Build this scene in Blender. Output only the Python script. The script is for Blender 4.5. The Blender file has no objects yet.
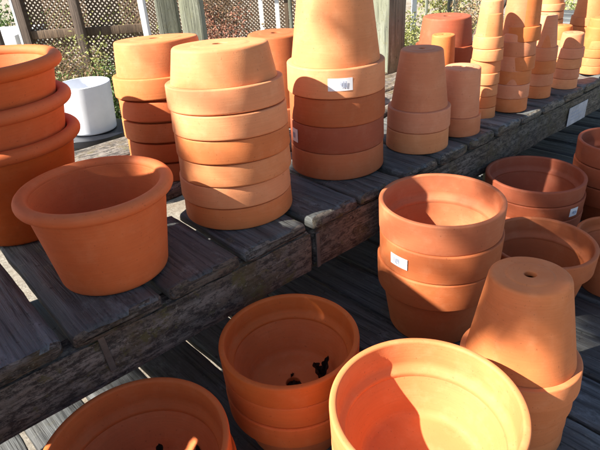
import bpy, bmesh, math, random
from mathutils import Vector, Matrix, noise

# ------------------------------------------------------------------ scene, camera, light
S = bpy.context.scene
C = S.collection
K = 0.5          # metres per drawing unit
Z0 = 0.80        # height of the upper bench top above the ground, metres
def W(x, y, z): return Vector((x * K, y * K, Z0 + z * K))

def R(d): return math.radians(d)
pitch, roll, yaw = 0.506339, -0.0667066, 0.698786
cy, sy, cp, sp = math.cos(yaw), math.sin(yaw), math.cos(pitch), math.sin(pitch)
Fw = Vector((sy * cp, cy * cp, -sp)); Rt = Vector((cy, -sy, 0)); Up = Rt.cross(Fw)
cr, sr = math.cos(roll), math.sin(roll)
Rc = cr * Rt + sr * Up; Uc = -sr * Rt + cr * Up
cam = bpy.data.objects.new('camera', bpy.data.cameras.new('camera'))
C.objects.link(cam); S.camera = cam
cam.data.lens = 528.07 / 600 * 36; cam.data.sensor_width = 36
cam.data.clip_start = 0.02; cam.data.clip_end = 500
m = Matrix.Identity(4)
for i in range(3):
    m[i][0] = Rc[i]; m[i][1] = Uc[i]; m[i][2] = -Fw[i]
loc = W(0, 0, 1)
for i in range(3): m[i][3] = loc[i]
cam.matrix_world = m

SUN_EL = R(40); SUN_PHI = R(20)      # sun stands to the left of the camera, behind the bench line
sd = Vector((-math.cos(SUN_PHI) * math.cos(SUN_EL), math.sin(SUN_PHI) * math.cos(SUN_EL), math.sin(SUN_EL)))
sun = bpy.data.objects.new('sun', bpy.data.lights.new('sun', 'SUN'))
C.objects.link(sun); sun.data.energy = 5.0; sun.data.angle = R(0.6); sun.data.color = (1.0, 0.94, 0.85)
sun.rotation_euler = sd.to_track_quat('Z', 'Y').to_euler(); sun.location = (-3, 3, 5)
wd = bpy.data.worlds.new('World'); S.world = wd; wd.use_nodes = True
nt = wd.node_tree; nt.nodes.clear()
sky = nt.nodes.new('ShaderNodeTexSky'); sky.sky_type = 'NISHITA'; sky.sun_disc = False
sky.sun_elevation = SUN_EL; sky.sun_rotation = math.atan2(sd.x, sd.y)
bg = nt.nodes.new('ShaderNodeBackground'); bg.inputs[1].default_value = 0.053
wo = nt.nodes.new('ShaderNodeOutputWorld')
nt.links.new(sky.outputs[0], bg.inputs[0]); nt.links.new(bg.outputs[0], wo.inputs[0])
S.view_settings.view_transform = 'Standard'; S.view_settings.look = 'None'
S.view_settings.gamma = 1; S.view_settings.use_curve_mapping = False
S.view_settings.exposure = 1.8
S.render.engine = 'CYCLES'
S.cycles.max_bounces = 8; S.cycles.diffuse_bounces = 5

# ------------------------------------------------------------------ materials
def mat(name):
    mt = bpy.data.materials.new(name); mt.use_nodes = True
    n = mt.node_tree; b = n.nodes['Principled BSDF']
    return mt, n, b
def nd(n, t, **kw):
    x = n.nodes.new(t)
    for k, v in kw.items(): setattr(x, k, v)
    return x
def ramp(n, src, stops):
    r = n.nodes.new('ShaderNodeValToRGB')
    el = r.color_ramp.elements
    el[0].position, el[0].color = stops[0][0], (*stops[0][1], 1)
    el[1].position, el[1].color = stops[-1][0], (*stops[-1][1], 1)
    for p, c in stops[1:-1]:
        e = el.new(p); e.color = (*c, 1)
    n.links.new(src, r.inputs[0]); return r.outputs[0]
def mix(n, f, a, b, mode='MIX'):
    x = nd(n, 'ShaderNodeMix', data_type='RGBA', blend_type=mode)
    for s, v in ((x.inputs[0], f), (x.inputs[6], a), (x.inputs[7], b)):
        if hasattr(v, 'links'): n.links.new(v, s)
        elif isinstance(v, tuple): s.default_value = (*v, 1)
        else: s.default_value = v
    return x.outputs[2]
def tex(n, scale, detail=4, rough=0.55, vec=None, stretch=None):
    t = nd(n, 'ShaderNodeTexNoise'); t.inputs['Scale'].default_value = scale
    t.inputs['Detail'].default_value = detail; t.inputs['Roughness'].default_value = rough
    if vec is None: vec = nd(n, 'ShaderNodeTexCoord').outputs['Object']
    if stretch:
        mp = nd(n, 'ShaderNodeMapping'); mp.inputs['Scale'].default_value = stretch
        n.links.new(vec, mp.inputs[0]); vec = mp.outputs[0]
    n.links.new(vec, t.inputs['Vector']); return t.outputs['Fac']
def rnd_vec(n, k=7.0):
    """object coordinates pushed by the object's own random number so that no two pots match"""
    tc = nd(n, 'ShaderNodeTexCoord'); oi = nd(n, 'ShaderNodeObjectInfo')
    mu = nd(n, 'ShaderNodeMath', operation='MULTIPLY'); mu.inputs[1].default_value = k
    n.links.new(oi.outputs['Random'], mu.inputs[0])
    ad = nd(n, 'ShaderNodeVectorMath', operation='ADD')
    n.links.new(tc.outputs['Object'], ad.inputs[0]); n.links.new(mu.outputs[0], ad.inputs[1])
    return ad.outputs[0], oi.outputs['Random']
def bump(n, b, h, strength, dist=0.002, prev=None):
    x = nd(n, 'ShaderNodeBump'); x.inputs['Strength'].default_value = strength
    x.inputs['Distance'].default_value = dist
    n.links.new(h, x.inputs['Height'])
    if prev is not None: n.links.new(prev, x.inputs['Normal'])
    n.links.new(x.outputs[0], b.inputs['Normal']); return x.outputs[0]

def terracotta(name, col, pale=0.35, dusty=0.5):
    mt, n, b = mat(name)
    v, rn = rnd_vec(n)
    big = tex(n, 9, 3, .55, v); mid = tex(n, 34, 5, .65, v); fine = tex(n, 420, 3, .6, v)
    lines = tex(n, 1, 4, .6, v, (14, 14, 420))
    c = tuple(col); light = (c[0] + .07, c[1] + .10, c[2] + .07); dark = (c[0] * .88, c[1] * .82, c[2] * .78)
    base = mix(n, ramp(n, big, [(.32, (0, 0, 0)), (.68, (1, 1, 1))]), dark, c)
    pm = ramp(n, mid, [(.50, (0, 0, 0)), (.74, (pale,) * 3)])
    base = mix(n, pm, base, light)
    lm = ramp(n, lines, [(.35, (.93, .92, .91)), (.65, (1.03, 1.03, 1.03))])
    base = mix(n, 0.7, base, lm, 'MULTIPLY')
    # chalky salts and scuffs in small patches of their own
    sc = tex(n, 60, 6, .75, v, (1, 1, 2.2))
    base = mix(n, ramp(n, sc, [(.64, (0, 0, 0)), (.74, (dusty * .7,) * 3)]), base, (.70, .46, .28))
    sp = tex(n, 260, 2, .5, v)
    base = mix(n, ramp(n, sp, [(.68, (0, 0, 0)), (.74, (.55,) * 3)]), base, (c[0] * .45, c[1] * .38, c[2] * .35))
    smz = tex(n, 14, 5, .7, v, (1, 1, .6))
    base = mix(n, ramp(n, smz, [(.60, (0, 0, 0)), (.76, (.28,) * 3)]), base, (c[0] * .6, c[1] * .52, c[2] * .50))
    hv = nd(n, 'ShaderNodeHueSaturation')
    mr = nd(n, 'ShaderNodeMapRange'); mr.inputs[3].default_value = .91; mr.inputs[4].default_value = 1.09
    n.links.new(rn, mr.inputs[0]); n.links.new(mr.outputs[0], hv.inputs['Value'])
    mr2 = nd(n, 'ShaderNodeMapRange'); mr2.inputs[3].default_value = 1.02; mr2.inputs[4].default_value = .96
    n.links.new(rn, mr2.inputs[0]); n.links.new(mr2.outputs[0], hv.inputs['Saturation'])
    n.links.new(base, hv.inputs['Color'])
    n.links.new(hv.outputs[0], b.inputs['Base Color'])
    b.inputs['Roughness'].default_value = .72; b.inputs['Specular IOR Level'].default_value = .35
    p = bump(n, b, lines, .14, .0010)
    bump(n, b, fine, .18, .0008, p)
    return mt
TC = {
 'orange': terracotta('terracotta_orange', (.58, .130, .024), .22, .15),
 'mid':    terracotta('terracotta_mid', (.62, .190, .055), .3, .2),
 'pale':   terracotta('terracotta_pale', (.66, .250, .095), .35, .25),
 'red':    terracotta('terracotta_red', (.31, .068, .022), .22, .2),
 'brown':  terracotta('terracotta_brown', (.45, .125, .040), .25, .25),
 'pink':   terracotta('terracotta_pink', (.62, .225, .105), .35, .25),
}

def weathered(name, axis, dark, grey, warm, moss=0.0, shade=1.0, crumbly=False):
    """weathered timber, grain along the given axis (0 = x, 1 = y, 2 = z)"""
    mt, n, b = mat(name)
    v, rn = rnd_vec(n, 13)
    st = [60, 60, 60]; st[axis] = 2.2
    st2 = [160, 160, 160]; st2[axis] = 5
    gr = tex(n, 1, 6, .68, v, tuple(st)); fg = tex(n, 1, 4, .65, v, tuple(st2))
    big = tex(n, 5, 5, .65, v); bl = tex(n, 26, 6, .75, v)
    base = mix(n, ramp(n, gr, [(.32, (0, 0, 0)), (.66, (1, 1, 1))]), dark, grey)
    base = mix(n, ramp(n, big, [(.42, (0, 0, 0)), (.66, (.8,) * 3)]), base, warm)
    base = mix(n, ramp(n, fg, [(.36, (.75,) * 3), (.48, (0, 0, 0))]), base, tuple(a * .35 for a in dark))
    pal = tex(n, 16, 6, .8, v, tuple(1 if i != axis else .35 for i in range(3)))
    base = mix(n, ramp(n, pal, [(.56, (0, 0, 0)), (.72, (.65,) * 3)]), base, tuple(min(1, a * 1.9) for a in grey))
    if crumbly:
        cr_ = tex(n, 1, 8, .85, v, tuple(95 if q != axis else 42 for q in range(3)))
        base = mix(n, ramp(n, cr_, [(.44, (.92,) * 3), (.53, (0, 0, 0))]), base, (.030, .025, .020))
        wv = tex(n, 9, 6, .7, v)
        base = mix(n, ramp(n, wv, [(.53, (0, 0, 0)), (.64, (.65,) * 3)]), base, (.125, .090, .035))
    if moss > 0:
        base = mix(n, ramp(n, bl, [(.57, (0, 0, 0)), (.64, (moss,) * 3)]), base, (.13, .115, .035))
        b2 = tex(n, 75, 5, .8, v)
        base = mix(n, ramp(n, b2, [(.60, (0, 0, 0)), (.66, (moss,) * 3)]), base, (.32, .31, .24))
        b3 = tex(n, 45, 5, .8, v)
        base = mix(n, ramp(n, b3, [(.62, (0, 0, 0)), (.67, (.9,) * 3)]), base, (.018, .016, .013))
    hv = nd(n, 'ShaderNodeHueSaturation')
    mr = nd(n, 'ShaderNodeMapRange'); mr.inputs[3].default_value = .75 * shade; mr.inputs[4].default_value = 1.25 * shade
    n.links.new(rn, mr.inputs[0]); n.links.new(mr.outputs[0], hv.inputs['Value'])
    n.links.new(base, hv.inputs['Color']); n.links.new(hv.outputs[0], b.inputs['Base Color'])
    b.inputs['Roughness'].default_value = .66; b.inputs['Specular IOR Level'].default_value = .45
    p = bump(n, b, gr, .8, .005)
    p = bump(n, b, fg, .7, .0025, p)
    if crumbly: bump(n, b, cr_, 1.0, .006, p)
    return mt
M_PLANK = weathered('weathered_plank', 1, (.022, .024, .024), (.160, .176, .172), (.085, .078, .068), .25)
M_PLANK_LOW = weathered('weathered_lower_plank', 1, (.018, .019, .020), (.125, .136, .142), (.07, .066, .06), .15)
M_BEAM = weathered('weathered_beam', 0, (.095, .080, .064), (.34, .305, .26), (.22, .155, .095), .8, crumbly=True)
M_POST = weathered('weathered_post', 2, (.10, .105, .075), (.24, .25, .20), (.16, .17, .11), .3)
M_LATT = weathered('brown_lattice_wood', 2, (.075, .045, .025), (.16, .105, .062), (.11, .07, .04), .0)
M_DARKPOST = weathered('dark_brown_post', 2, (.05, .035, .025), (.11, .08, .06), (.08, .055, .04), .0)

def simple(name, col, rough=.6, var=.25, scale=30, metal=0.0, spec=.5):
    mt, n, b = mat(name)
    v, rn = rnd_vec(n)
    t = tex(n, scale, 5, .65, v)
    base = mix(n, ramp(n, t, [(.35, (0, 0, 0)), (.68, (1, 1, 1))]), tuple(a * (1 - var) for a in col), col)
    n.links.new(base, b.inputs['Base Color']); b.inputs['Roughness'].default_value = rough
    b.inputs['Metallic'].default_value = metal; b.inputs['Specular IOR Level'].default_value = spec
    bump(n, b, t, .2, .001)
    return mt
M_WHITEPOT = simple('white_glaze', (.74, .76, .80), .35, .12, 6)
M_WHITE = simple('white_paint', (.78, .78, .76), .6, .15, 8)
M_BLACK = simple('black_plastic', (.012, .013, .018), .28, .4, 25)
M_PAPER = simple('sticker_paper', (.80, .80, .80), .5, .06, 60)
M_INK = simple('sticker_ink', (.38, .43, .56), .6, .2, 60)
M_TAG = simple('faded_tag_paper', (.55, .55, .58), .6, .35, 40)
M_LEAF = simple('dead_leaf', (.075, .036, .020), .7, .5, 90)
M_STRAP = simple('grey_metal_strap', (.13, .12, .105), .55, .4, 60, .3)
M_SOIL = simple('soil', (.05, .035, .025), .9, .5, 60)
M_BAR = simple('rusty_rod', (.12, .06, .035), .7, .4, 60)
M_GREENPANEL = simple('green_panel', (.33, .42, .33), .7, .4, 14)

def leafmat(name, cols, trans=.25):
    mt, n, b = mat(name)
    oi = nd(n, 'ShaderNodeTexCoord')
    t = tex(n, 9, 3, .6); t2 = tex(n, 55, 2, .5)
    a = mix(n, ramp(n, t, [(.42, (0, 0, 0)), (.60, (1, 1, 1))]), cols[0], cols[1])
    a = mix(n, ramp(n, t2, [(.48, (0, 0, 0)), (.60, (1, 1, 1))]), a, cols[2])
    n.links.new(a, b.inputs['Base Color']); b.inputs['Roughness'].default_value = .6
    tr = nd(n, 'ShaderNodeBsdfTranslucent'); n.links.new(a, tr.inputs[0])
    ms = nd(n, 'ShaderNodeMixShader'); ms.inputs[0].default_value = trans
    out = n.nodes['Material Output']
    n.links.new(b.outputs[0], ms.inputs[1]); n.links.new(tr.outputs[0], ms.inputs[2]); n.links.new(ms.outputs[0], out.inputs[0])
    return mt
L_DRY = leafmat('dry_leaves', [(.34, .22, .11), (.48, .36, .20), (.16, .10, .05)])
L_GREEN = leafmat('green_leaves', [(.09, .16, .03), (.17, .25, .06), (.045, .08, .02)])
L_YELLOW = leafmat('yellow_green_leaves', [(.30, .32, .09), (.40, .38, .13), (.12, .15, .04)])
L_RED = leafmat('rust_leaves', [(.28, .10, .055), (.36, .19, .12), (.14, .05, .03)])
L_TREE = leafmat('tree_leaves', [(.05, .09, .02), (.09, .13, .03), (.03, .05, .012)])

# ------------------------------------------------------------------ object helpers
def empty(name, loc, label, cat, group=None, rot=(0, 0, 0)):
    o = bpy.data.objects.new(name, None); C.objects.link(o)
    o.empty_display_size = .05; o.location = loc; o.rotation_euler = rot
    o['label'] = label; o['category'] = cat
    if group: o['group'] = group
    return o
def obj(name, bm_or_me, mt, parent=None, smooth=True, sharp=40):
    if isinstance(bm_or_me, bmesh.types.BMesh):
        me = bpy.data.meshes.new(name)
        bmesh.ops.recalc_face_normals(bm_or_me, faces=bm_or_me.faces)
        bm_or_me.to_mesh(me); bm_or_me.free()
    else: me = bm_or_me
    if mt and not me.materials: me.materials.append(mt)
    if smooth:
        me.polygons.foreach_set('use_smooth', [True] * len(me.polygons))
        try: me.set_sharp_from_angle(angle=R(sharp))
        except Exception: pass
    o = bpy.data.objects.new(name, me); C.objects.link(o); o.parent = parent
    return o
def tag(o, label, cat, group=None, kind=None):
    o['label'] = label; o['category'] = cat
    if group: o['group'] = group
    if kind: o['kind'] = kind
    return o
def structure(name, bm, mt):
    o = obj(name, bm, mt, None, False); o['kind'] = 'structure'; return o

def lathe(prof, seg=96, wob=0.0, seed=0.0):
    """closed profile [(r, z)...] revolved round z"""
    bm = bmesh.new(); rings = []
    for r, z in prof:
        ring = []
        for k in range(seg):
            a = 2 * math.pi * k / seg
            d = 1 + wob * (math.sin(2 * a + seed) + .5 * math.sin(3 * a + seed * 2.3))
            ring.append(bm.verts.new((r * d * math.cos(a), r * d * math.sin(a), z)))
        rings.append(ring)
    L = len(rings)
    for i in range(L):
        a, b = rings[i], rings[(i + 1) % L]
        for k in range(seg):
            bm.faces.new((a[k], a[(k + 1) % seg], b[(k + 1) % seg], b[k]))
    return bm
def rounded(pts, rad=.002, n=3):
    """replace each corner of a closed profile with a small fillet"""
    out = []; L = len(pts)
    for i in range(L):
        p0, p, p1 = Vector(pts[i - 1]), Vector(pts[i][:2]), Vector(pts[(i + 1) % L][:2])
        rr = pts[i][2] if len(pts[i]) > 2 else rad
        p0 = Vector(p0[:2])
        a, b = (p0 - p), (p1 - p)
        d = min(rr, a.length * .45, b.length * .45)
        a.normalize(); b.normalize()
        q0, q1 = p + a * d, p + b * d
        for k in range(n + 1):
            t = k / n
            out.append(tuple((1 - t) ** 2 * q0 + 2 * t * (1 - t) * p + t * t * q1))
    return out

_mesh = {}
def pot_meshes(kind, Rr, rh, H, Rb, seed, thick=.020):
    """the two parts of a flower pot, base on z = 0, metres; Rr rim radius, rh rim height, H height, Rb base radius"""
    key = (kind, round(Rr, 4), round(rh, 4), round(H, 4), round(Rb, 4), seed)
    if key in _mesh: return _mesh[key]
    t = min(thick * K, Rr * .09)
    if kind == 'standard':
        lip = t + .0012
        Rt_ = Rr - lip                       # body radius right under the rim
        hole = max(.005, Rb * .15)
        body = [(hole, 0, .002), (Rb * .55, .0, .001), (Rb * .62, .0012, .001), (Rb, 0, .006), (Rt_ - .0008, H - rh - .0002, .0006), (Rt_ - t, H - rh - .0002, .0001), (Rb - t * .9, t * 1.1, .010), (hole, t * 1.1, .002)]
        rim = [(Rt_ - t, H - rh, .0001), (Rr - .0016, H - rh, .0025), (Rr, H, .0038), (Rr - t, H, .0038), (Rr - t - .0015, H - rh * .72, .008), (Rt_ - t, H - rh * .90, .006)]
        bodyp, rimp = rounded(body), rounded(rim)
    else:                                    # rolled rim
        rr = rh / 2
        hole = Rb * .1
        Rt_ = Rr - rr * 1.15
        body = [(hole, 0, .002), (Rb, 0, .008), (Rt_, H - rr, .002), (Rt_ - t, H - rr, .002), (Rb - t, t * 1.2, .014), (hole, t * 1.2, .002)]
        bodyp = rounded(body)
        rimp = []
        for k in range(20):
            a = 2 * math.pi * k / 20
            rimp.append((Rr - rr * 1.02 + rr * 1.02 * math.cos(a), H - rr + rr * math.sin(a)))
    def shade(bm, nm):
        me = bpy.data.meshes.new(nm); bmesh.ops.recalc_face_normals(bm, faces=bm.faces); bm.to_mesh(me); bm.free()
        me.polygons.foreach_set('use_smooth', [True] * len(me.polygons))
        try: me.set_sharp_from_angle(angle=R(50))
        except Exception: pass
        return me
    # extra loops down the wall keep the bump even
    _mesh[key] = (shade(lathe(bodyp, 112, .0025, seed), 'pot_wall'), shade(lathe(rimp, 112, .0025, seed), 'pot_rim'))
    return _mesh[key]

rng = random.Random(11)
def pot(x, y, z, label, dims, mt, up=True, group=None, seed=0.0, tilt=(0, 0), jit=0, name='terracotta_pot', kind='standard'):
    """one pot as a thing of its own; z is where the pot's own lower end stands (drawing units)"""
    Rr, rh, H, Rb = [d * K for d in dims]
    me_b, me_r = pot_meshes(kind, Rr, rh, H, Rb, seed)
    root = empty(name, W(x, y, z), label, 'flower pot', group)
    rz = rng.uniform(0, 6.28)
    if up: root.rotation_euler = (R(tilt[0]), R(tilt[1]), rz)
    else:
        root.matrix_world = Matrix.Translation(W(x, y, z) + Vector((0, 0, H))) @ Matrix.Rotation(R(tilt[0]), 4, 'X') @ Matrix.Rotation(R(tilt[1]), 4, 'Y') @ Matrix.Rotation(math.pi, 4, 'X') @ Matrix.Rotation(rz, 4, 'Z')
    for nm, me in (('body', me_b), ('rim', me_r)):
        o = bpy.data.objects.new(nm, me); C.objects.link(o); o.parent = root
        if not me.materials: me.materials.append(mt)
        o.material_slots[0].link = 'OBJECT'; o.material_slots[0].material = mt
    return root

ORD = ['topmost', 'second-highest', 'third-highest', 'fourth-highest', 'fifth-highest', 'sixth-highest', 'seventh-highest', 'eighth-highest', 'ninth-highest', 'tenth-highest']
def stack(where, x, y, z, n, dims, pitch_, mt, up, look, group, top_dims=None, jit=.006, seed=0.0, lean=(0, 0), mats=None, one=None, kind='standard', back=0.0):
    """n nested pots on the point (x, y) at height z; labels run from the top down"""
    Rr, rh, H, Rb = dims
    out = []
    for i in range(n):                        # i = 0 is the top pot
        lv = n - 1 - i
        d = top_dims if (i == 0 and top_dims) else dims
        jx, jy = (rng.uniform(-jit, jit), rng.uniform(-jit, jit)) if lv > 0 else (0, 0)
        px, py = x + lean[0] * lv + jx, y + lean[1] * lv + jy
        lab = one if n == 1 else '%s %s in %s' % (ORD[i], look, where)
        mm = mats[i % len(mats)] if mats else mt
        bt_ = back * lv / max(1, n - 1)      # loosely nested pots lean away a little more at each level
        px += math.sin(R(bt_)) * pitch_ * lv * .5 * sy; py += math.sin(R(bt_)) * pitch_ * lv * .5 * cy
        out.append(pot(px, py, z + lv * pitch_, lab, d, mm, up, group if n > 1 else None, seed, kind=kind,
                       tilt=(rng.uniform(-.4, .4) - bt_ * cy, rng.uniform(-.4, .4) + bt_ * sy) if lv else (0, 0)))
    return out

def wrap_patch(root, name, Rad0, Rad1, z0, z1, az, width, mt, off=.0008, lab=None, slant=0.0, parent=None, n=8):
    """thin curved sheet stuck on the rim of a pot; world azimuth az (radians), z0..z1 heights in world metres relative to the pot's centre line"""
    bm = bmesh.new(); L = []
    th = .0005
    for k in range(n + 1):
        a = az + (k / n - .5) * width / Rad0
        dz = slant * (k / n - .5)
        for (rr, zz) in ((Rad0 + off, z0 + dz), (Rad1 + off, z1 + dz), (Rad1 + off + th, z1 + dz), (Rad0 + off + th, z0 + dz)):
            L.append(bm.verts.new((rr * math.cos(a), rr * math.sin(a), zz)))
    for k in range(n):
        for j in range(4):
            a0, b0 = 4 * k + j, 4 * k + (j + 1) % 4
            bm.faces.new((L[a0], L[b0], L[b0 + 4], L[a0 + 4]))
    bm.faces.new(L[:4]); bm.faces.new(L[-4:])
    o = obj(name, bm, mt)
    bpy.context.view_layer.update()
    tr = Matrix.Translation(root.matrix_world.translation)
    par = parent or root
    o.parent = par
    o.matrix_parent_inverse = Matrix.Identity(4)
    o.matrix_basis = (par.matrix_world.inverted() @ tr) if par is root else Matrix.Identity(4)
    if lab: o['label'] = lab
    return o

def box(bm, x0, x1, y0, y1, z0, z1, bev=0.0, seg=2):
    r = bmesh.ops.create_cube(bm, size=1)
    vs = r['verts']
    for v in vs:
        v.co = Vector((x0 + (v.co.x + .5) * (x1 - x0), y0 + (v.co.y + .5) * (y1 - y0), z0 + (v.co.z + .5) * (z1 - z0)))
    if bev > 0:
        es = list({e for v in vs for e in v.link_edges})
        bmesh.ops.bevel(bm, geom=es, offset=bev, segments=seg, affect='EDGES', profile=.6)
    return bm
def rough_timber(lx, ly, lz, axis, nseg, amp=.0018, bev=.004, seed=0.0, end_worn=.004):
    """a worn board: rounded section, uneven edges and ends; centred in x and y, top at z = 0"""
    dims = [lx, ly, lz]; L = dims[axis]; o = [i for i in range(3) if i != axis]
    a, b = dims[o[0]], dims[o[1]]
    sec = []
    na, nb = 8, 4
    for k in range(na): sec.append((-a / 2 + a * k / na, b / 2))
    for k in range(nb): sec.append((a / 2, b / 2 - b * k / nb))
    for k in range(na): sec.append((a / 2 - a * k / na, -b / 2))
    for k in range(nb): sec.append((-a / 2, -b / 2 + b * k / nb))
    bm = bmesh.new(); rings = []
    st = [0, .02, .06] if L > .2 else [0, .05]
    ts = sorted(set([0, bev * .4 / L, bev / L, bev * 2.5 / L] + [i / nseg for i in range(1, nseg)] + [1 - bev * 2.5 / L, 1 - bev / L, 1 - bev * .4 / L, 1]))
    for t in ts:
        dend = min(t, 1 - t) * L
        shr = max(0, 1 - dend / bev) if dend < bev else 0
        ring = []
        for (u, w) in sec:
            # corner rounding of the section
            du, dw = a / 2 - abs(u), b / 2 - abs(w)
            if du < bev and dw < bev:
                u -= math.copysign(bev * .45, u); w -= math.copysign(bev * .45, w)
            u -= math.copysign(shr * bev * .8, u); w -= math.copysign(shr * bev * .8, w)
            p = [0, 0, 0]; p[axis] = (t - .5) * L; p[o[0]] = u; p[o[1]] = w
            q = Vector(p)
            nv = noise.noise_vector(Vector((q.x * 14 + seed, q.y * 14 - seed, q.z * 20 + seed * .7))) * amp
            nv += noise.noise_vector(Vector((q.x * 60 + seed, q.y * 60, q.z * 60 - seed))) * amp * .55
            ev = noise.noise(Vector((u * 50 + seed * 3, w * 40, seed))) * end_worn if dend < bev * 3 else 0
            q += nv; q[axis] += ev * (1 if t < .5 else -1)
            ring.append(bm.verts.new(q))
        rings.append(ring)
    n = len(sec)
    for i in range(len(rings) - 1):
        for k in range(n):
            bm.faces.new((rings[i][k], rings[i][(k + 1) % n], rings[i + 1][(k + 1) % n], rings[i + 1][k]))
    bm.faces.new(rings[0]); bm.faces.new(rings[-1])
    return bm
def board(name, x0, x1, y0, y1, z0, z1, axis, mt, parent, seed, amp=.0018, bev=.004, rz=0, worn=.004, nseg=None):
    """rough timber filling the given box (drawing units)"""
    p0, p1 = W(x0, y0, z0), W(x1, y1, z1)
    d = p1 - p0
    bm = rough_timber(d.x, d.y, d.z, axis, nseg or max(6, int(d[axis] / .03)), amp, bev, seed, worn)
    o = obj(name, bm, mt, parent, True, 50)
    if name == 'plank' and axis == 1:
        o.data.materials.append(M_BEAM)          # split, crumbling end grain
        for f in o.data.polygons:
            if abs(f.normal.y) > .6: f.material_index = 1
    c = (p0 + p1) / 2
    o.location = c - (parent.location if parent else Vector((0, 0, 0)))
    o.rotation_euler = (0, 0, rz)
    return o

# ------------------------------------------------------------------ ground
def ground():
    bm = bmesh.new()
    g = 60; ext = 220.0
    def fx(i): t = (i / g - .5) * 2; return math.copysign(abs(t) ** 2.6, t) * ext
    vs = [[bm.verts.new((fx(i), fx(j), noise.noise(Vector((fx(i) * .6, fx(j) * .6, 0))) * .02)) for j in range(g + 1)] for i in range(g + 1)]
    for i in range(g):
        for j in range(g): bm.faces.new((vs[i][j], vs[i + 1][j], vs[i + 1][j + 1], vs[i][j + 1]))
    mt, n, b = mat('gravel_ground')
    a = tex(n, 55, 6, .8); c = tex(n, 3, 4, .6); f = tex(n, 260, 3, .6)
    col = mix(n, ramp(n, a, [(.35, (0, 0, 0)), (.65, (1, 1, 1))]), (.20, .17, .13), (.42, .38, .31))
    col = mix(n, ramp(n, c, [(.45, (0, 0, 0)), (.65, (.7,) * 3)]), col, (.22, .16, .10))
    n.links.new(col, b.inputs['Base Color']); b.inputs['Roughness'].default_value = .9
    p = bump(n, b, a, .9, .02); bump(n, b, f, .6, .006, p)
    return structure('ground', bm, mt)
ground()

# ------------------------------------------------------------------ upper bench
up_b = empty('plank_bench', Vector((0, .7, 0)), 'upper bench of dark weathered planks carrying the row of upturned pots', 'bench')
gaps = [-1.13, -.86, -.58, -.31, -.03, .245, .565, .875, 1.205, 1.495, 1.795, 2.075, 2.33, 2.60, 2.86, 3.125, 3.41, 3.70, 3.99, 4.27, 4.56, 4.84, 5.13, 5.42, 5.71, 6.0, 6.3, 6.6, 6.9]
for i in range(len(gaps) - 1):
    g = .013 + .006 * rng.random()
    x0, x1 = gaps[i] + g, gaps[i + 1] - g
    yf = 1.376 + rng.uniform(-.006, .003)
    yb = 2.98 if x0 < .5 or x0 > 3.9 else 2.02 + rng.uniform(-.02, .02)
    if x1 < 0 or .5 < x0 < 1.1: yb = 1.86  # boards cut short: added slot lets sun through to the lower bench
    tp = rng.uniform(-.006, .004)
    board('plank', x0, x1, yf, yb, -.055, tp, 1, M_PLANK, up_b, i * 7.3, .0022, .006, R(rng.uniform(-.35, .35)), .006)
    if x1 < 0: board('plank', x0, x1, 2.06, 2.98, -.055, tp, 1, M_PLANK, up_b, i * 7.3 + 3, .0022, .006)
# back part of the bench: its boards run the long way
for k, (ya, yb) in enumerate([(2.07, 2.36), (2.385, 2.67), (2.695, 2.98)]):
    board('plank', .52, 3.95, ya, yb, -.055, 0, 0, M_BEAM, up_b, 90 + k * 3.1, .002, .006)
board('front_beam', -1.15, 1.225, 1.381, 1.470, -.246, -.057, 0, M_BEAM, up_b, 3.3, .0024, .006, 0, .003)
board('front_beam', 1.233, 4.30, 1.382, 1.470, -.246, -.057, 0, M_BEAM, up_b, 23.3, .0024, .006, 0, .003)
board('front_beam', 4.31, 6.9, 1.382, 1.470, -.246, -.057, 0, M_BEAM, up_b, 28.3, .0024, .006, 0, .003)
board('back_beam', -1.15, 6.9, 2.92, 2.99, -.30, -.057, 0, M_BEAM, up_b, 43.3, .002, .006)
for k, x in enumerate([-1.0, 2.9, 6.7]):
    board('leg', x, x + .18, 1.48, 1.60, -1.6, -.058, 2, M_POST, up_b, 60 + k, .002, .005)
    board('leg', x, x + .18, 2.80, 2.918, -1.6, -.058, 2, M_POST, up_b, 70 + k, .002, .005)
# metal strap and joint plate on the face of the beam
def plate(name, x, z, w, h, ang, mt, parent, y=1.384, t=.006, label=None):
    bm = box(bmesh.new(), -w * K / 2, w * K / 2, -t * K, 0, -h * K / 2, h * K / 2, .0008, 1)
    o = obj(name, bm, mt, parent, False); o.location = W(x, y, z) - parent.location; o.rotation_euler = (0, R(ang), 0)
    if label: o['label'] = label
    return o
plate('metal_strap', .335, -.118, .021, .145, -4, M_STRAP, up_b, 1.379)
plate('metal_strap', 1.245, -.152, .020, .165, 0, M_STRAP, up_b, 1.379)

# faded paper label stapled to the beam far right
lb = obj('price_notice', box(bmesh.new(), -.135 * K, .135 * K, -.0012, 0, -.062 * K, .062 * K), M_TAG, None, False)
lb.location = W(3.64, 1.3765, -.168)
tag(lb, 'faded white paper notice fixed on the face of the upper bench beam', 'notice')
ink = bmesh.new()
for k, (u, w, hh) in enumerate([(-.05, .10, .018), (-.02, .16, -.006), (-.03, .12, -.030)]):
    box(ink, (u - w / 2) * K, (u + w / 2) * K, -.0018, -.0013, hh * K, hh * K + .0022)
obj('printed_lines', ink, M_INK, lb, False)

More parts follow.
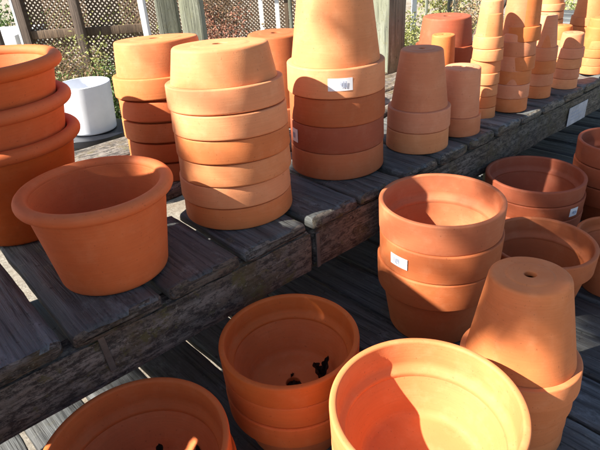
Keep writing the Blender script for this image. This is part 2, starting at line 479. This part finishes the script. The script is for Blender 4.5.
# ------------------------------------------------------------------ lower bench
DL = -.58
lo_b = empty('plank_bench', Vector((.7, .2, 0)), 'lower slatted bench of dark grey planks in front, carrying the open upright pots', 'bench')
x = -1.6; k = 0
while x < 7.2:
    w = .226 + rng.uniform(-.005, .004)
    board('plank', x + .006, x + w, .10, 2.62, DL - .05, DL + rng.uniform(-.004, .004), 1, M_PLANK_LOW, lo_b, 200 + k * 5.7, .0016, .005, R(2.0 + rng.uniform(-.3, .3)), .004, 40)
    x += .240; k += 1
for k, (ya, yb) in enumerate([(.14, .24), (1.30, 1.40), (2.44, 2.54)]):
    board('cross_beam', -1.5, 7.1, ya, yb, DL - .25, DL - .056, 0, M_BEAM, lo_b, 300 + k, .002, .005)
    for x in (-1.3, 2.7, 6.8):
        board('leg', x, x + .16, ya + .102, ya + .22, -1.6, DL - .056, 2, M_POST, lo_b, 320 + x, .002, .005)

# ------------------------------------------------------------------ pots on the upper bench
A_IN = 'stacked upside down'
D3 = (.226, .0880, .215, .178)       # wide shallow pans
# three rolled rim pots at the left edge
for i, z in enumerate([.27, .135, 0]):
    pot(.404, 2.24, z, '%s of the three nested rolled-rim orange pots at the left edge' % ['topmost', 'middle one', 'lowest'][i],
        (.297, .050, .40, .195), TC['orange'], True, 'rolled-rim pots nested at the left edge', kind='rolled')
# the single orange pot
pot(.517, 1.638, 0, 'single empty bright orange rolled-rim pot standing upright on the upper bench', (.250, .044, .330, .180), TC['orange'], True, kind='rolled')
stack('the wide stack beside the single orange pot', 1.108, 1.708, 0, 6, D3, .0885, TC['mid'], False, 'upturned pan', 'upturned pans in the wide front stack', mats=[TC['pale'], TC['pale'], TC['mid']], back=3.5)
stack('the stack left behind the wide one', 1.17, 2.32, 0, 5, D3, .094, TC['mid'], False, 'upturned orange pan', 'upturned pans in the second row', top_dims=(.226, .0915, .240, .188), mats=[TC['mid'], TC['orange']], back=4)
stack('', 2.01, 2.50, 0, 1, (.235, .11, .50, .160), .1, TC['brown'], False, '', None, one='large upturned orange pot behind, between the wide stack and the tall stack')
s6 = stack('the tall centre stack', 1.71, 1.717, 0, 4, (.222, .123, .52, .140), .124, TC['brown'], False, 'upturned tall pot', 'tall upturned pots in the centre stack', mats=[TC['pale'], TC['brown'], TC['red'], TC['brown']])
stack('the two-pot stack by the post', 2.153, 1.576, 0, 2, (.158, .103, .375, .100), .105, TC['pale'], False, 'upturned pinkish pot', 'upturned pots in the two-pot stack', mats=[TC['pink'], TC['pale']])
stack('', 2.455, 1.533, 0, 1, (.118, .098, .345, .092), .1, TC['pink'], False, '', None, one='single small upturned pinkish pot on the bench edge, between two stacks')
stack('', 3.19, 2.16, 0, 1, (.10, .06, .34, .076), .1, TC['mid'], False, '', None, one='small upturned orange pot in the back row, before the dark red pot')
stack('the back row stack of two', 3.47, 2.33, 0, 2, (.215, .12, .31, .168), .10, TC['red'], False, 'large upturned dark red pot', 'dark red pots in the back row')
stack('the slender seven-pot stack', 2.752, 1.578, 0, 7, (.083, .062, .245, .056), .064, TC['pale'], False, 'small upturned pot', 'small pots in the slender stack', lean=(.004, .001), mats=[TC['pale'], TC['pale'], TC['mid']])
stack('the tall stack right of the slender one', 2.98, 1.53, 0, 6, (.106, .078, .36, .078), .0785, TC['pink'], False, 'upturned pot', 'pots in the six-pot stack', lean=(.006, .0), mats=[TC['mid'], TC['pink'], TC['mid']])
stack('the pinkish four-pot stack at the right', 3.315, 1.53, 0, 4, (.088, .076, .255, .053), .076, TC['pink'], False, 'upturned pinkish pot', 'pinkish pots in the four-pot stack', lean=(.005, 0), mats=[TC['pink'], TC['mid']])
stack('the short pale stack at the right', 3.61, 1.49, 0, 4, (.084, .062, .150, .064), .064, TC['pale'], False, 'upturned low pot', 'low pots in the short pale stack', lean=(.004, 0), mats=[TC['pink'], TC['pale']])
stack('the stack half hidden behind the short pale stack', 3.91, 1.68, 0, 4, (.080, .060, .15, .058), .060, TC['mid'], False, 'small upturned pot', 'small pots half hidden behind the short pale stack')
stack('the front row stack nearest the right edge', 4.08, 1.51, 0, 4, (.096, .056, .20, .078), .056, TC['mid'], False, 'upturned orange pot', 'orange pots nearest the right edge', lean=(.004, 0))
stack('the cone-shaped pale stack in the back row', 4.68, 2.15, 0, 6, (.110, .055, .34, .05), .062, TC['pale'], False, 'upturned narrow pot', 'narrow pots in the pale cone stack')
stack('the back row stack by the right edge shrubs', 5.1, 1.98, 0, 3, (.155, .07, .34, .105), .075, TC['mid'], False, 'upturned round-shouldered pot', 'pots by the shrubs at the right')
# unseen stacks and bowl added at the left to shade the pots
pot(-.40, 1.69, 4 * .115 + .34, 'wide shallow upturned bowl added for shade on the near stack outside the frame', (.49, .10, .27, .36), TC['mid'], False)
stack('the near tall stack added outside the frame for shade', -.40, 1.69, 0, 5, (.245, .115, .34, .17), .115, TC['mid'], False, 'upturned pot', 'pots in the near stack added outside the frame for shade')
stack('the lower bench stack added outside the frame for shade', -.34, 1.14, -.58, 7, (.245, .115, .34, .17), .115, TC['mid'], False, 'upturned pot', 'lower bench pots added outside the frame for shade')

def sticker(root, az_deg, z0, z1, width, up, dims, marks, slant=0.0, label='small white price sticker'):
    Rr, rh, H, Rb = [d * K for d in dims]
    def rad(z):
        t = z / rh
        return (Rr - .0016 + .0016 * t) if up else (Rr - .0016 * t)
    a = R(az_deg)
    bx = (z0 * rh, z1 * rh)
    zb = (H - rh) if up else 0
    off = zb if up else 0
    # the root of an upturned pot sits at its base, H above the bench
    zz = lambda t: (H - rh + t * rh) if up else (-H + t * rh)
    p = wrap_patch(root, 'price_sticker', rad(bx[0]) * 1.0025, rad(bx[1]) * 1.0025, zz(z0), zz(z1), a, width, M_PAPER, .0006, label, slant)
    return p, a, zz, rad
def marks_on(root, patch, a, Rr, zlo, zhi, strokes, width, slant=0.0):
    """faint printed characters: each stroke a thin curved bar"""
    me = bmesh.new()
    for (u0, u1, v0, v1) in strokes:
        vs = []
        for u in (u0, u1):
            an = a + (u - .5) * width / Rr
            dz = slant * (u - .5)
            for v in (v0, v1):
                for rr in (Rr + .0016, Rr + .0019):
                    vs.append(me.verts.new((rr * math.cos(an), rr * math.sin(an), zlo + (zhi - zlo) * v + dz)))
        for f in ((0, 1, 3, 2), (4, 5, 7, 6), (0, 1, 5, 4), (2, 3, 7, 6), (0, 2, 6, 4), (1, 3, 7, 5)):
            me.faces.new([vs[i] for i in f])
    o = obj('printed_marks', me, M_INK, None, False)
    o.parent = patch; return o
def glyphs(u, seq, h0=.25, h1=.75, cw=.10):
    """simple seven-bar figures"""
    seg = {'1': 'bc', '0': 'abcdef', '4': 'fgbc', '9': 'abcdfg', '8': 'abcdefg', 'l': 'ef', 'u': 'fedcb'}
    out = []; m_ = (h0 + h1) / 2; t = .02; tv = .07
    for ch in seq:
        for s in seg[ch]:
            out.append({'a': (u, u + cw * .6, h1 - tv, h1), 'g': (u, u + cw * .6, m_ - tv / 2, m_ + tv / 2), 'd': (u, u + cw * .6, h0, h0 + tv),
                        'b': (u + cw * .6 - t, u + cw * .6, m_, h1), 'c': (u + cw * .6 - t, u + cw * .6, h0, m_), 'f': (u, u + t, m_, h1), 'e': (u, u + t, h0, m_)}[s])
        u += cw
    return out
def view_az(x, y): return math.degrees(math.atan2(-y, -x))     # azimuth that faces the photographer

# centre stack stickers
d6 = (.222, .123, .52, .140)
az = view_az(1.71, 1.717)
p, a, zz, rad = sticker(s6[0], az + 4, .30, .72, .052, False, d6, None)
marks_on(s6[0], p, a, .222 * K, zz(.30), zz(.72), glyphs(.50, '408'), .052)
p, a, zz, rad = sticker(s6[2], az - 60, .25, .75, .024, False, d6, None)
marks_on(s6[2], p, a, .222 * K, zz(.25), zz(.75), [(.2, .6, .3, .7)], .024)

# ------------------------------------------------------------------ pots on the lower bench
D4 = (.251, .127, .352, .190)
s4 = stack('the upright stack in the middle of the lower bench', 1.657, 1.078, .030 - .352 - 2 * .127, 3, D4, .127, TC['brown'], True, 'open brown pot', 'brown pots nested in the middle of the lower bench')
az4 = view_az(1.657, 1.078)
p, a, zz, rad = sticker(s4[1], az4 - 37, .32, .70, .043, True, D4, None)
marks_on(s4[1], p, a, .251 * K, zz(.32), zz(.70), glyphs(.18, '1104'), .043)
D2 = (.234, .088, .235, .165)
stack('the stack at the bottom centre', .826, 1.076, DL, 3, D2, .089, TC['orange'], True, 'open orange pan', 'orange pans nested at the bottom centre')
D3b = (.253, .118, .255, .185)
stack('the stack nearest the photographer', .850, .545, DL, 3, D3b, .120, TC['mid'], True, 'large open sunlit pan', 'large pans nested nearest the photographer')
D1 = (.262, .11, .25, .18)
stack('the stack at the bottom left corner', .267, 1.075, DL, 2, D1, .115, TC['orange'], True, 'open orange pan', 'orange pans at the bottom left corner')
D5 = (.250, .083, .230, .175)
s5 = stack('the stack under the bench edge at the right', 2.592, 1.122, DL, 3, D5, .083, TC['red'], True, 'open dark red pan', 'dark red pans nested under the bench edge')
az5 = view_az(2.592, 1.122)
p, a, zz, rad = sticker(s5[1], az5 + 52, .25, .80, .026, True, D5, None)
marks_on(s5[1], p, a, .252 * K, zz(.25), zz(.80), [(.35, .75, .35, .65)], .026)
stack('', 2.075, .825, -.58, 1, (.228, .10, .33, .16), .1, TC['brown'], True, '', None, one='open brown pot half lit by sun, behind the upturned pot with a drain hole')
stack('the stack at the right front', 1.366, .557, DL, 4, (.190, .082, .378, .118), .084, TC['mid'], False, 'upturned pot', 'upturned pots at the right front', back=3.5)
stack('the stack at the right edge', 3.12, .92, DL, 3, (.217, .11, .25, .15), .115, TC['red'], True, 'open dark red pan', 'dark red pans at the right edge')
stack('', 2.44, .62, DL, 1, (.190, .06, .28, .13), .1, TC['brown'], True, '', None, one='open reddish pot cut off by the right edge, below the dark red stack')

# dead leaves inside the open pans
def leaf(name, x, y, z, L, wd_, rot, label, curl=.5):
    bm = bmesh.new(); n = 18; rows = []; sd = x * 31 + L * 900
    for i in range(n + 1):
        t = i / n
        w = wd_ * math.sin(math.pi * min(.98, t * .93 + .03)) ** .9 * (.75 + .6 * abs(math.sin(t * 11 + sd)))
        zc = curl * L * (t * t * .8 - t * .2) + .0015 * math.sin(t * 17 + sd)
        row = []
        for q in (-1, -.6, -.2, .2, .6, 1):
            nz = noise.noise(Vector((t * 4 + sd, q * 2.3, sd))) * wd_ * .55
            row.append(bm.verts.new((t * L + nz * .4, q * w * .62 + nz * .3, zc + q * q * w * 1.1 + nz)))
        rows.append(row)
    for i in range(n):
        for j in range(5): bm.faces.new((rows[i][j], rows[i][j + 1], rows[i + 1][j + 1], rows[i + 1][j]))
    bmesh.ops.solidify(bm, geom=bm.faces[:], thickness=.0006)
    o = obj(name, bm, M_LEAF, None, True); o.location = W(x, y, z); o.rotation_euler = rot
    return tag(o, label, 'dead leaf', 'dead leaves fallen into the open pans')
zf = DL + 2 * .089 + .024
leaf('dead_leaf', .905, 1.015, zf, .034, .010, (0, R(-48), R(112)), 'left wing of the dark curled leaf pair in the bottom centre pan', .5)
leaf('dead_leaf', .908, 1.012, zf, .040, .008, (0, R(-38), R(20)), 'pointed right wing of the dark curled leaf pair in the bottom centre pan', .5)
leaf('dead_leaf', .79, 1.07, zf, .028, .008, (0, 0, R(-40)), 'small dark rolled leaf near the front wall of the bottom centre pan', .25)
leaf('dead_leaf', .90, 1.02, zf, .024, .004, (0, R(-70), R(60)), 'thin upright stalk-like leaf between the two curled wings in the bottom centre pan', .3)
leaf('dead_leaf', .835, 1.10, zf, .009, .003, (0, 0, R(10)), 'tiny dry crumb of leaf lying alone on the floor of the bottom centre pan', .2)
leaf('dead_leaf', .34, 1.14, DL + .115 + .024, .036, .010, (0, R(-30), R(70)), 'dark curled leaf standing on the floor of the bottom left pan', .5)
leaf('dead_leaf', .39, 1.10, DL + .115 + .024, .040, .014, (0, R(-8), R(-35)), 'broad dark leaf lying flat in the bottom left pan', .3)

# ------------------------------------------------------------------ behind the benches
def CH(fwd, right, z):
    """point at a horizontal distance ahead of and to the right of the photographer (drawing units)"""
    return W(sy * fwd + cy * right, cy * fwd - sy * right, z)
RZ = -yaw                                       # walls that face the photographer turn by this
# white glazed pot on a black nursery tub
def lathe_thing(name, prof, mt, parent, seg=64): return obj(name, lathe(prof, seg, .002, 1.0), mt, parent, True, 45)
WX, WY = 1.92, 5.60
wp = empty('white_pot', W(WX, WY, -.72), 'white glazed open pot standing on a black plastic tub behind the benches', 'flower pot')
lathe_thing('body', rounded([(.01, 0, .002), (.118, 0, .012), (.136, .248, .005), (.126, .248, .005), (.110, .014, .01), (.01, .014, .002)]), M_WHITEPOT, wp)
bt = empty('black_tub', W(WX, WY, -1.6), 'black plastic nursery tub under the white glazed pot', 'tub')
lathe_thing('body', rounded([(.01, 0, .002), (.15, 0, .01), (.185, .40, .004), (.192, .402, .003), (.192, .438, .003), (.01, .438, .003)]), M_BLACK, bt)
for k in range(3):
    lathe_thing('moulded_band', rounded([(.156 + .0095 * k, .06 + .10 * k, .001), (.168 + .009 * k, .06 + .10 * k, .003), (.170 + .009 * k, .075 + .10 * k, .003), (.158 + .0095 * k, .075 + .10 * k, .001)], .001), M_BLACK, bt)

def lattice(fwd, r0, r1, z0, z1, label, sp=.050, sw=.0165):
    root = empty('lattice_fence', CH(fwd, r0, -1.6), label, 'fence'); root.rotation_euler = (0, 0, RZ)
    Wd = (r1 - r0) * K; b0 = (z0 + 1.6) * K; H = (z1 - z0) * K
    s = sp * K * math.sqrt(2); w = sw * K * .72
    for direction, yoff in ((1, 0), (-1, .006)):
        bm = bmesh.new()
        x = -H if direction == 1 else 0
        end = Wd if direction == 1 else Wd + H
        while x < end:
            # strip from (x, 0) to (x + dir * H, H), clipped to 0..Wd
            xa, xb = x, x + direction * H
            t0, t1 = 0.0, 1.0
            for lim, sgn in ((0, 1), (Wd, -1)):
                da, db = sgn * (xa - lim), sgn * (xb - lim)
                if da < 0 and db < 0: t0, t1 = 1, 0; break
                if da < 0: t0 = max(t0, -da / (db - da))
                if db < 0: t1 = min(t1, da / (da - db))
            if t1 - t0 > .01:
                pa = Vector((xa + (xb - xa) * t0, 0, b0 + H * t0)); pb = Vector((xa + (xb - xa) * t1, 0, b0 + H * t1))
                d = (pb - pa).normalized(); nn = Vector((-d.z, 0, d.x)) * w
                v = []
                for yy in (yoff, yoff + .005):
                    for q in (pa - nn, pa + nn, pb + nn, pb - nn): v.append(bm.verts.new((q.x, yy, q.z)))
                bm.faces.new(v[:4]); bm.faces.new(v[4:])
                for j in range(4): bm.faces.new((v[j], v[(j + 1) % 4], v[4 + (j + 1) % 4], v[4 + j]))
            x += s
        obj('lattice_panel', bm, M_LATT, root, False)
    return root
def rail(root, x0, x1, z0, z1, name='rail', mt=None, y0=-.03, y1=-.002):
    """x along the fence, z above the ground, metres"""
    bm = box(bmesh.new(), x0, x1, y0, y1, z0, z1, .003)
    return obj(name, bm, mt or M_LATT, root, True)
FD = 8.6
f1 = lattice(FD, -3.88, -2.20, -1.2, 1.1, 'brown wooden lattice fence with rails behind the white pot')
w1 = (3.88 - 2.20) * K
rail(f1, 0, w1, .70, .76); rail(f1, 0, w1, .12, .20); rail(f1, -.005, w1, 1.33, 1.40)
rail(f1, -.062, -.004, 0, 1.45, 'fence_post', M_DARKPOST, -.05, .03)
rail(f1, -.082, -.064, 0, 1.45, 'edge_strip', M_WHITE, -.052, .02)
rail(f1, .36, .42, 0, 1.45, 'fence_post', M_DARKPOST, -.10, -.032)
rail(f1, w1 + .01, w1 + .05, 0, 1.45, 'fence_post', M_WHITE, -.05, .03)
f2 = lattice(FD + 2.4, -3.1, .2, -1.3, 1.2, 'brown lattice fence panel seen beyond the two wooden posts')
w2 = 3.3 * K
rail(f2, 0, w2, .05, .13); rail(f2, 0, w2, 1.40, 1.47)
rail(f2, w2 + .01, w2 + .08, 0, 1.5, 'fence_post', M_LATT, -.05, .03)

def timber_post(fwd, right, wx, wy, z1, label, mt, rz=0, zb=-1.6):
    o = obj('wooden_post', rough_timber(wx, wy, (z1 - zb) * K, 2, 30, .002, .006, fwd * 3 + right, .002), mt, None, True, 50)
    c = CH(fwd, right, (z1 + zb) / 2); o.location = c; o.rotation_euler = (0, 0, RZ + rz)
    return tag(o, label, 'post')
timber_post(5.2, -1.08, .100, .09, 2.2, 'left wooden post of the weathered pair behind the pots, beside the lattice', M_POST, R(12))
timber_post(5.0, -.82, .095, .09, 2.2, 'right wooden post of the weathered pair behind the pots', M_POST, R(-4))
timber_post(4.3, .78, .100, .10, 2.2, 'thick pale wooden post with a green side behind the two-pot stack', M_POST, R(38))
timber_post(7.2, -3.72, .07, .05, 2.0, 'thin dark brown post at the upper left corner', M_DARKPOST, R(10))

# white bench with a green panel at the upper left
wb = empty('garden_table', CH(9.4, -5.1, -1.6), 'white painted garden table at the upper left corner', 'table'); wb.rotation_euler = (0, 0, RZ)
obj('tabletop', box(bmesh.new(), -.5, .42, -.3, .3, .60, .72, .004), M_WHITE, wb)
for x in (-.45, .35):
    for y in (-.25, .22): obj('leg', box(bmesh.new(), x, x + .05, y, y + .05, 0, .598, .003), M_WHITE, wb)
obj('side_panel', box(bmesh.new(), -.46, .38, -.20, -.18, .05, .596, .002), M_GREENPANEL, wb)
t2 = empty('display_stand', CH(10.0, -.22, -1.6), 'small white stand on pale wooden legs among the shrubs behind', 'stand'); t2.rotation_euler = (0, 0, RZ)
obj('board', box(bmesh.new(), -.14, .14, -.12, .12, .84, .98, .004), M_WHITE, t2)
for x in (-.12, .02, .10): obj('leg', box(bmesh.new(), x, x + .035, -.09, -.055, 0, .838, .003), M_LATT if x > .05 else M_WHITE, t2)

# pale slim poles
for k, (fw, rt, h, w_) in enumerate([(9.6, .08, 2.2, .028), (9.8, .22, 2.1, .034), (11.0, 2.15, 2.0, .04), (11.2, 2.55, 2.2, .05), (11.5, 3.35, 2.1, .045), (12, 3.6, 2.1, .05), (11.8, 2.95, 2.2, .03)]):
    timber_post(fw, rt, w_, w_, h * .9, 'slim pale pole, %s of the row of poles beyond the bench' % ['first from the left', 'second from the left', 'third from the left', 'fourth from the left', 'sixth from the left', 'rightmost', 'fifth from the left'][k], M_WHITE if k == 3 else M_POST)['group'] = 'slim poles beyond the bench'

def shrub(fwd, right, rad_, h, nleaf, mt, label, size=.016, stems=14, group='shrubs behind the benches', z=-1.6, name='shrub', cat='shrub', flat=1.0):
    r = random.Random(int(fwd * 100 + right * 37 + 5000))
    base = CH(fwd, right, z)
    root = empty(name, base, label, cat, group)
    ls = bmesh.new(); st = bmesh.new()
    tips = []
    for s in range(stems):
        a = r.uniform(0, 6.28); lean_ = r.uniform(.1, 1.0) * rad_
        p = Vector((r.uniform(-.3, .3) * rad_, r.uniform(-.3, .3) * rad_, 0)); q = Vector((math.cos(a) * lean_, math.sin(a) * lean_, h * r.uniform(.55, 1.0)))
        pts = []
        for i in range(7):
            t = i / 6
            w = p.lerp(q, t) + Vector((r.uniform(-1, 1), r.uniform(-1, 1), 0)) * .03 * rad_ / .3 * (t > 0); pts.append(w)
        for i in range(6):
            r0, r1 = .005 * (1 - i / 7), .005 * (1 - (i + 1) / 7)
            d = (pts[i + 1] - pts[i]).normalized(); u = d.orthogonal().normalized(); v = d.cross(u)
            A = [st.verts.new(pts[i] + (u * math.cos(c) + v * math.sin(c)) * r0) for c in (0, 2.1, 4.2)]
            B = [st.verts.new(pts[i + 1] + (u * math.cos(c) + v * math.sin(c)) * r1) for c in (0, 2.1, 4.2)]
            for j in range(3): st.faces.new((A[j], A[(j + 1) % 3], B[(j + 1) % 3], B[j]))
        tips.append(pts)
    for i in range(nleaf):
        pts = r.choice(tips); j = r.randint(1, 5); t = r.random()
        c = pts[j].lerp(pts[j + 1], t) + Vector((r.gauss(0, 1), r.gauss(0, 1), r.gauss(0, .8))) * rad_ * .16
        if c.z < .01: c.z = .01 + r.random() * .03
        L = size * r.uniform(.6, 1.5); w = L * r.uniform(.3, .5)
        d = Vector((r.gauss(0, 1), r.gauss(0, 1), r.gauss(.2, .8))).normalized(); u = d.orthogonal().normalized()
        u = Matrix.Rotation(r.uniform(0, 6.28), 3, d) @ u
        nn = d.cross(u) * L * .12
        vs = [ls.verts.new(c - d * L), ls.verts.new(c + u * w + nn), ls.verts.new(c + d * L), ls.verts.new(c - u * w + nn)]
        ls.faces.new(vs)
    obj('stems', st, M_DARKPOST, root, False); 
    me = bpy.data.meshes.new('foliage'); ls.to_mesh(me); ls.free(); obj('foliage', me, mt, root, False)
    return root
shrub(7.8, -3.15, .26, .72, 2400, L_DRY, 'dry tan shrub against the lattice, left of the green one', .014)
shrub(7.3, -2.72, .20, .62, 1900, L_GREEN, 'bright green shrub just behind the white pot', .013)
shrub(7.6, -2.45, .20, .60, 2000, L_GREEN, 'dark green leafy shrub behind the white pot', .014)
shrub(8.1, -2.95, .22, .78, 1200, L_YELLOW, 'thin yellowish shrub against the lattice above the white pot', .013)
shrub(10.2, -3.1, .40, 1.1, 1300, L_YELLOW, 'tall yellow green bush beyond the lattice fence', .018)
shrub(10.8, -4.6, .42, .9, 1800, L_YELLOW, 'yellow green bush beyond the left part of the lattice', .02)
shrub(10.2, -1.4, .42, .80, 3200, L_RED, 'rust brown bush right of the two wooden posts', .016)
shrub(9.2, -.98, .22, .50, 1600, L_YELLOW, 'round yellow green shrub below the white stand', .014)
shrub(9.8, -.25, .26, .60, 1400, L_DRY, 'dry shrub between the pale poles and the centre stack', .015)
shrub(10.2, 2.2, .34, .62, 2400, L_YELLOW, 'yellow green bush left of the dark red pots', .016)
shrub(10.6, 2.95, .34, .60, 2400, L_YELLOW, 'pale green bush above the dark red pots', .016)
shrub(11.4, 3.6, .40, .70, 2200, L_DRY, 'dry bush between the slender stack and the poles', .016)
shrub(10.5, 4.9, .34, .62, 2400, L_GREEN, 'green leafy bush by the pale cone stack at the right', .018)
shrub(10.8, 5.9, .42, .75, 2400, L_YELLOW, 'yellow green bush at the upper right corner', .018)
shrub(12.5, -6.6, .6, .9, 2600, L_GREEN, 'green bush beyond the white garden table at the upper left', .024)
shrub(13.5, 1.0, .6, 1.2, 2600, L_DRY, 'large dry bush far behind the centre stack', .024)
shrub(15.5, 4.6, .8, 1.3, 3000, L_YELLOW, 'large pale bush far behind at the right', .026)
shrub(15.0, -2.0, .8, 1.3, 3000, L_DRY, 'large dry bush far behind the two wooden posts', .026)
# long dark sticks leaning behind the pinkish stack
for k, (dx, rr) in enumerate([(0, 0), (.10, .1), (-.09, -.12)]):
    o = obj('wooden_stake', rough_timber(.035, .03, 1.5, 2, 20, .002, .005, 50 + k, .002), M_DARKPOST, None, True, 50)
    o.location = CH(8.2, 3.05 + dx * 2, -.35); o.rotation_euler = (R(8), R(24 + rr * 40), RZ)
    tag(o, '%s dark wooden stake of the leaning bundle behind the pinkish stack' % ['middle', 'right-hand', 'left-hand'][k], 'stake', 'leaning wooden stakes')

def tree():  # unseen tree, added to throw dapples and shade on the benches
    r = random.Random(5)
    base = W(-5.57, 2.24, -1.6)
    root = empty('tree', base, 'unseen leafy tree at the left, added to cast dappled shade on the pots', 'tree')
    ux, uy = math.sin(SUN_PHI), math.cos(SUN_PHI)
    top = Vector((0, 0, 4.3))
    tr = bmesh.new()
    def limb(a, b, r0, r1, n=8, wob=.04):
        prev = None
        for i in range(n + 1):
            t = i / n
            p = a.lerp(b, t) + Vector((r.uniform(-1, 1), r.uniform(-1, 1), 0)) * wob * math.sin(math.pi * t)
            rr = r0 + (r1 - r0) * t
            d = (b - a).normalized(); u = d.orthogonal().normalized(); v = d.cross(u)
            ring = [tr.verts.new(p + (u * math.cos(c * .785) + v * math.sin(c * .785)) * rr) for c in range(8)]
            if prev:
                for j in range(8): tr.faces.new((prev[j], prev[(j + 1) % 8], ring[(j + 1) % 8], ring[j]))
            prev = ring
    limb(Vector((0, 0, -.05)), top * .55, .075, .055); limb(top * .55, top, .055, .035)
    lf = bmesh.new()
    # clusters, placed for the shade they cast: (u, w) across the sun direction, in drawing units, and half widths
    cl = [(1.05, .76, .10, .05), (.86, .86, .12, .06), (1.20, .84, .16, .09), (1.0, 1.0, .24, .14), (1.4, 1.18, .26, .16), (1.75, 1.25, .22, .16), (1.6, 1.55, .28, .2), (1.95, 1.72, .2, .22), (1.25, 1.6, .3, .25), (1.75, 2.0, .3, .22), (.8, 1.4, .25, .25), (1.4, 2.2, .3, .2)]
    cl += [(1.50, .19, .10, .05), (2.02, .34, .09, .05), (2.16, .42, .08, .06), (1.9, .28, .06, .035), (1.84, -.30, .09, .08), (1.98, -.40, .09, .08), (1.74, -.24, .07, .07)]  # extra leaf clusters added to block stray sun patches
    for (u_, w_, hu, hw) in cl:
        D = 6.0 + r.uniform(-.5, .5)
        z = (w_ + D * math.sin(SUN_EL)) / math.cos(SUN_EL)
        c = W(u_ * ux - D * math.cos(SUN_PHI), u_ * uy + D * math.sin(SUN_PHI), z) - base
        limb(top * .97, c, .020, .005, 6, .05)
        for k in range(int(1500 * (hu * hw) / (.25 * .16)) * (2 if w_ < .5 else 1)):
            p = c + Vector((r.gauss(0, .42) * hu * ux, r.gauss(0, .42) * hu * uy, r.gauss(0, .5) * hw * 1.0)) * K * 1.6 + Vector((r.gauss(0, .09), 0, 0))
            L = r.uniform(.012, .028); d = Vector((r.gauss(0, 1), r.gauss(0, 1), r.gauss(0, .7))).normalized(); e = d.orthogonal().normalized()
            e = Matrix.Rotation(r.uniform(0, 6.28), 3, d) @ e
            lf.faces.new([lf.verts.new(p - d * L), lf.verts.new(p + e * L * .45), lf.verts.new(p + d * L), lf.verts.new(p - e * L * .45)])
    obj('trunk', tr, M_DARKPOST, root)
    me = bpy.data.meshes.new('crown'); lf.to_mesh(me); lf.free(); obj('crown', me, L_TREE, root, False)
tree()
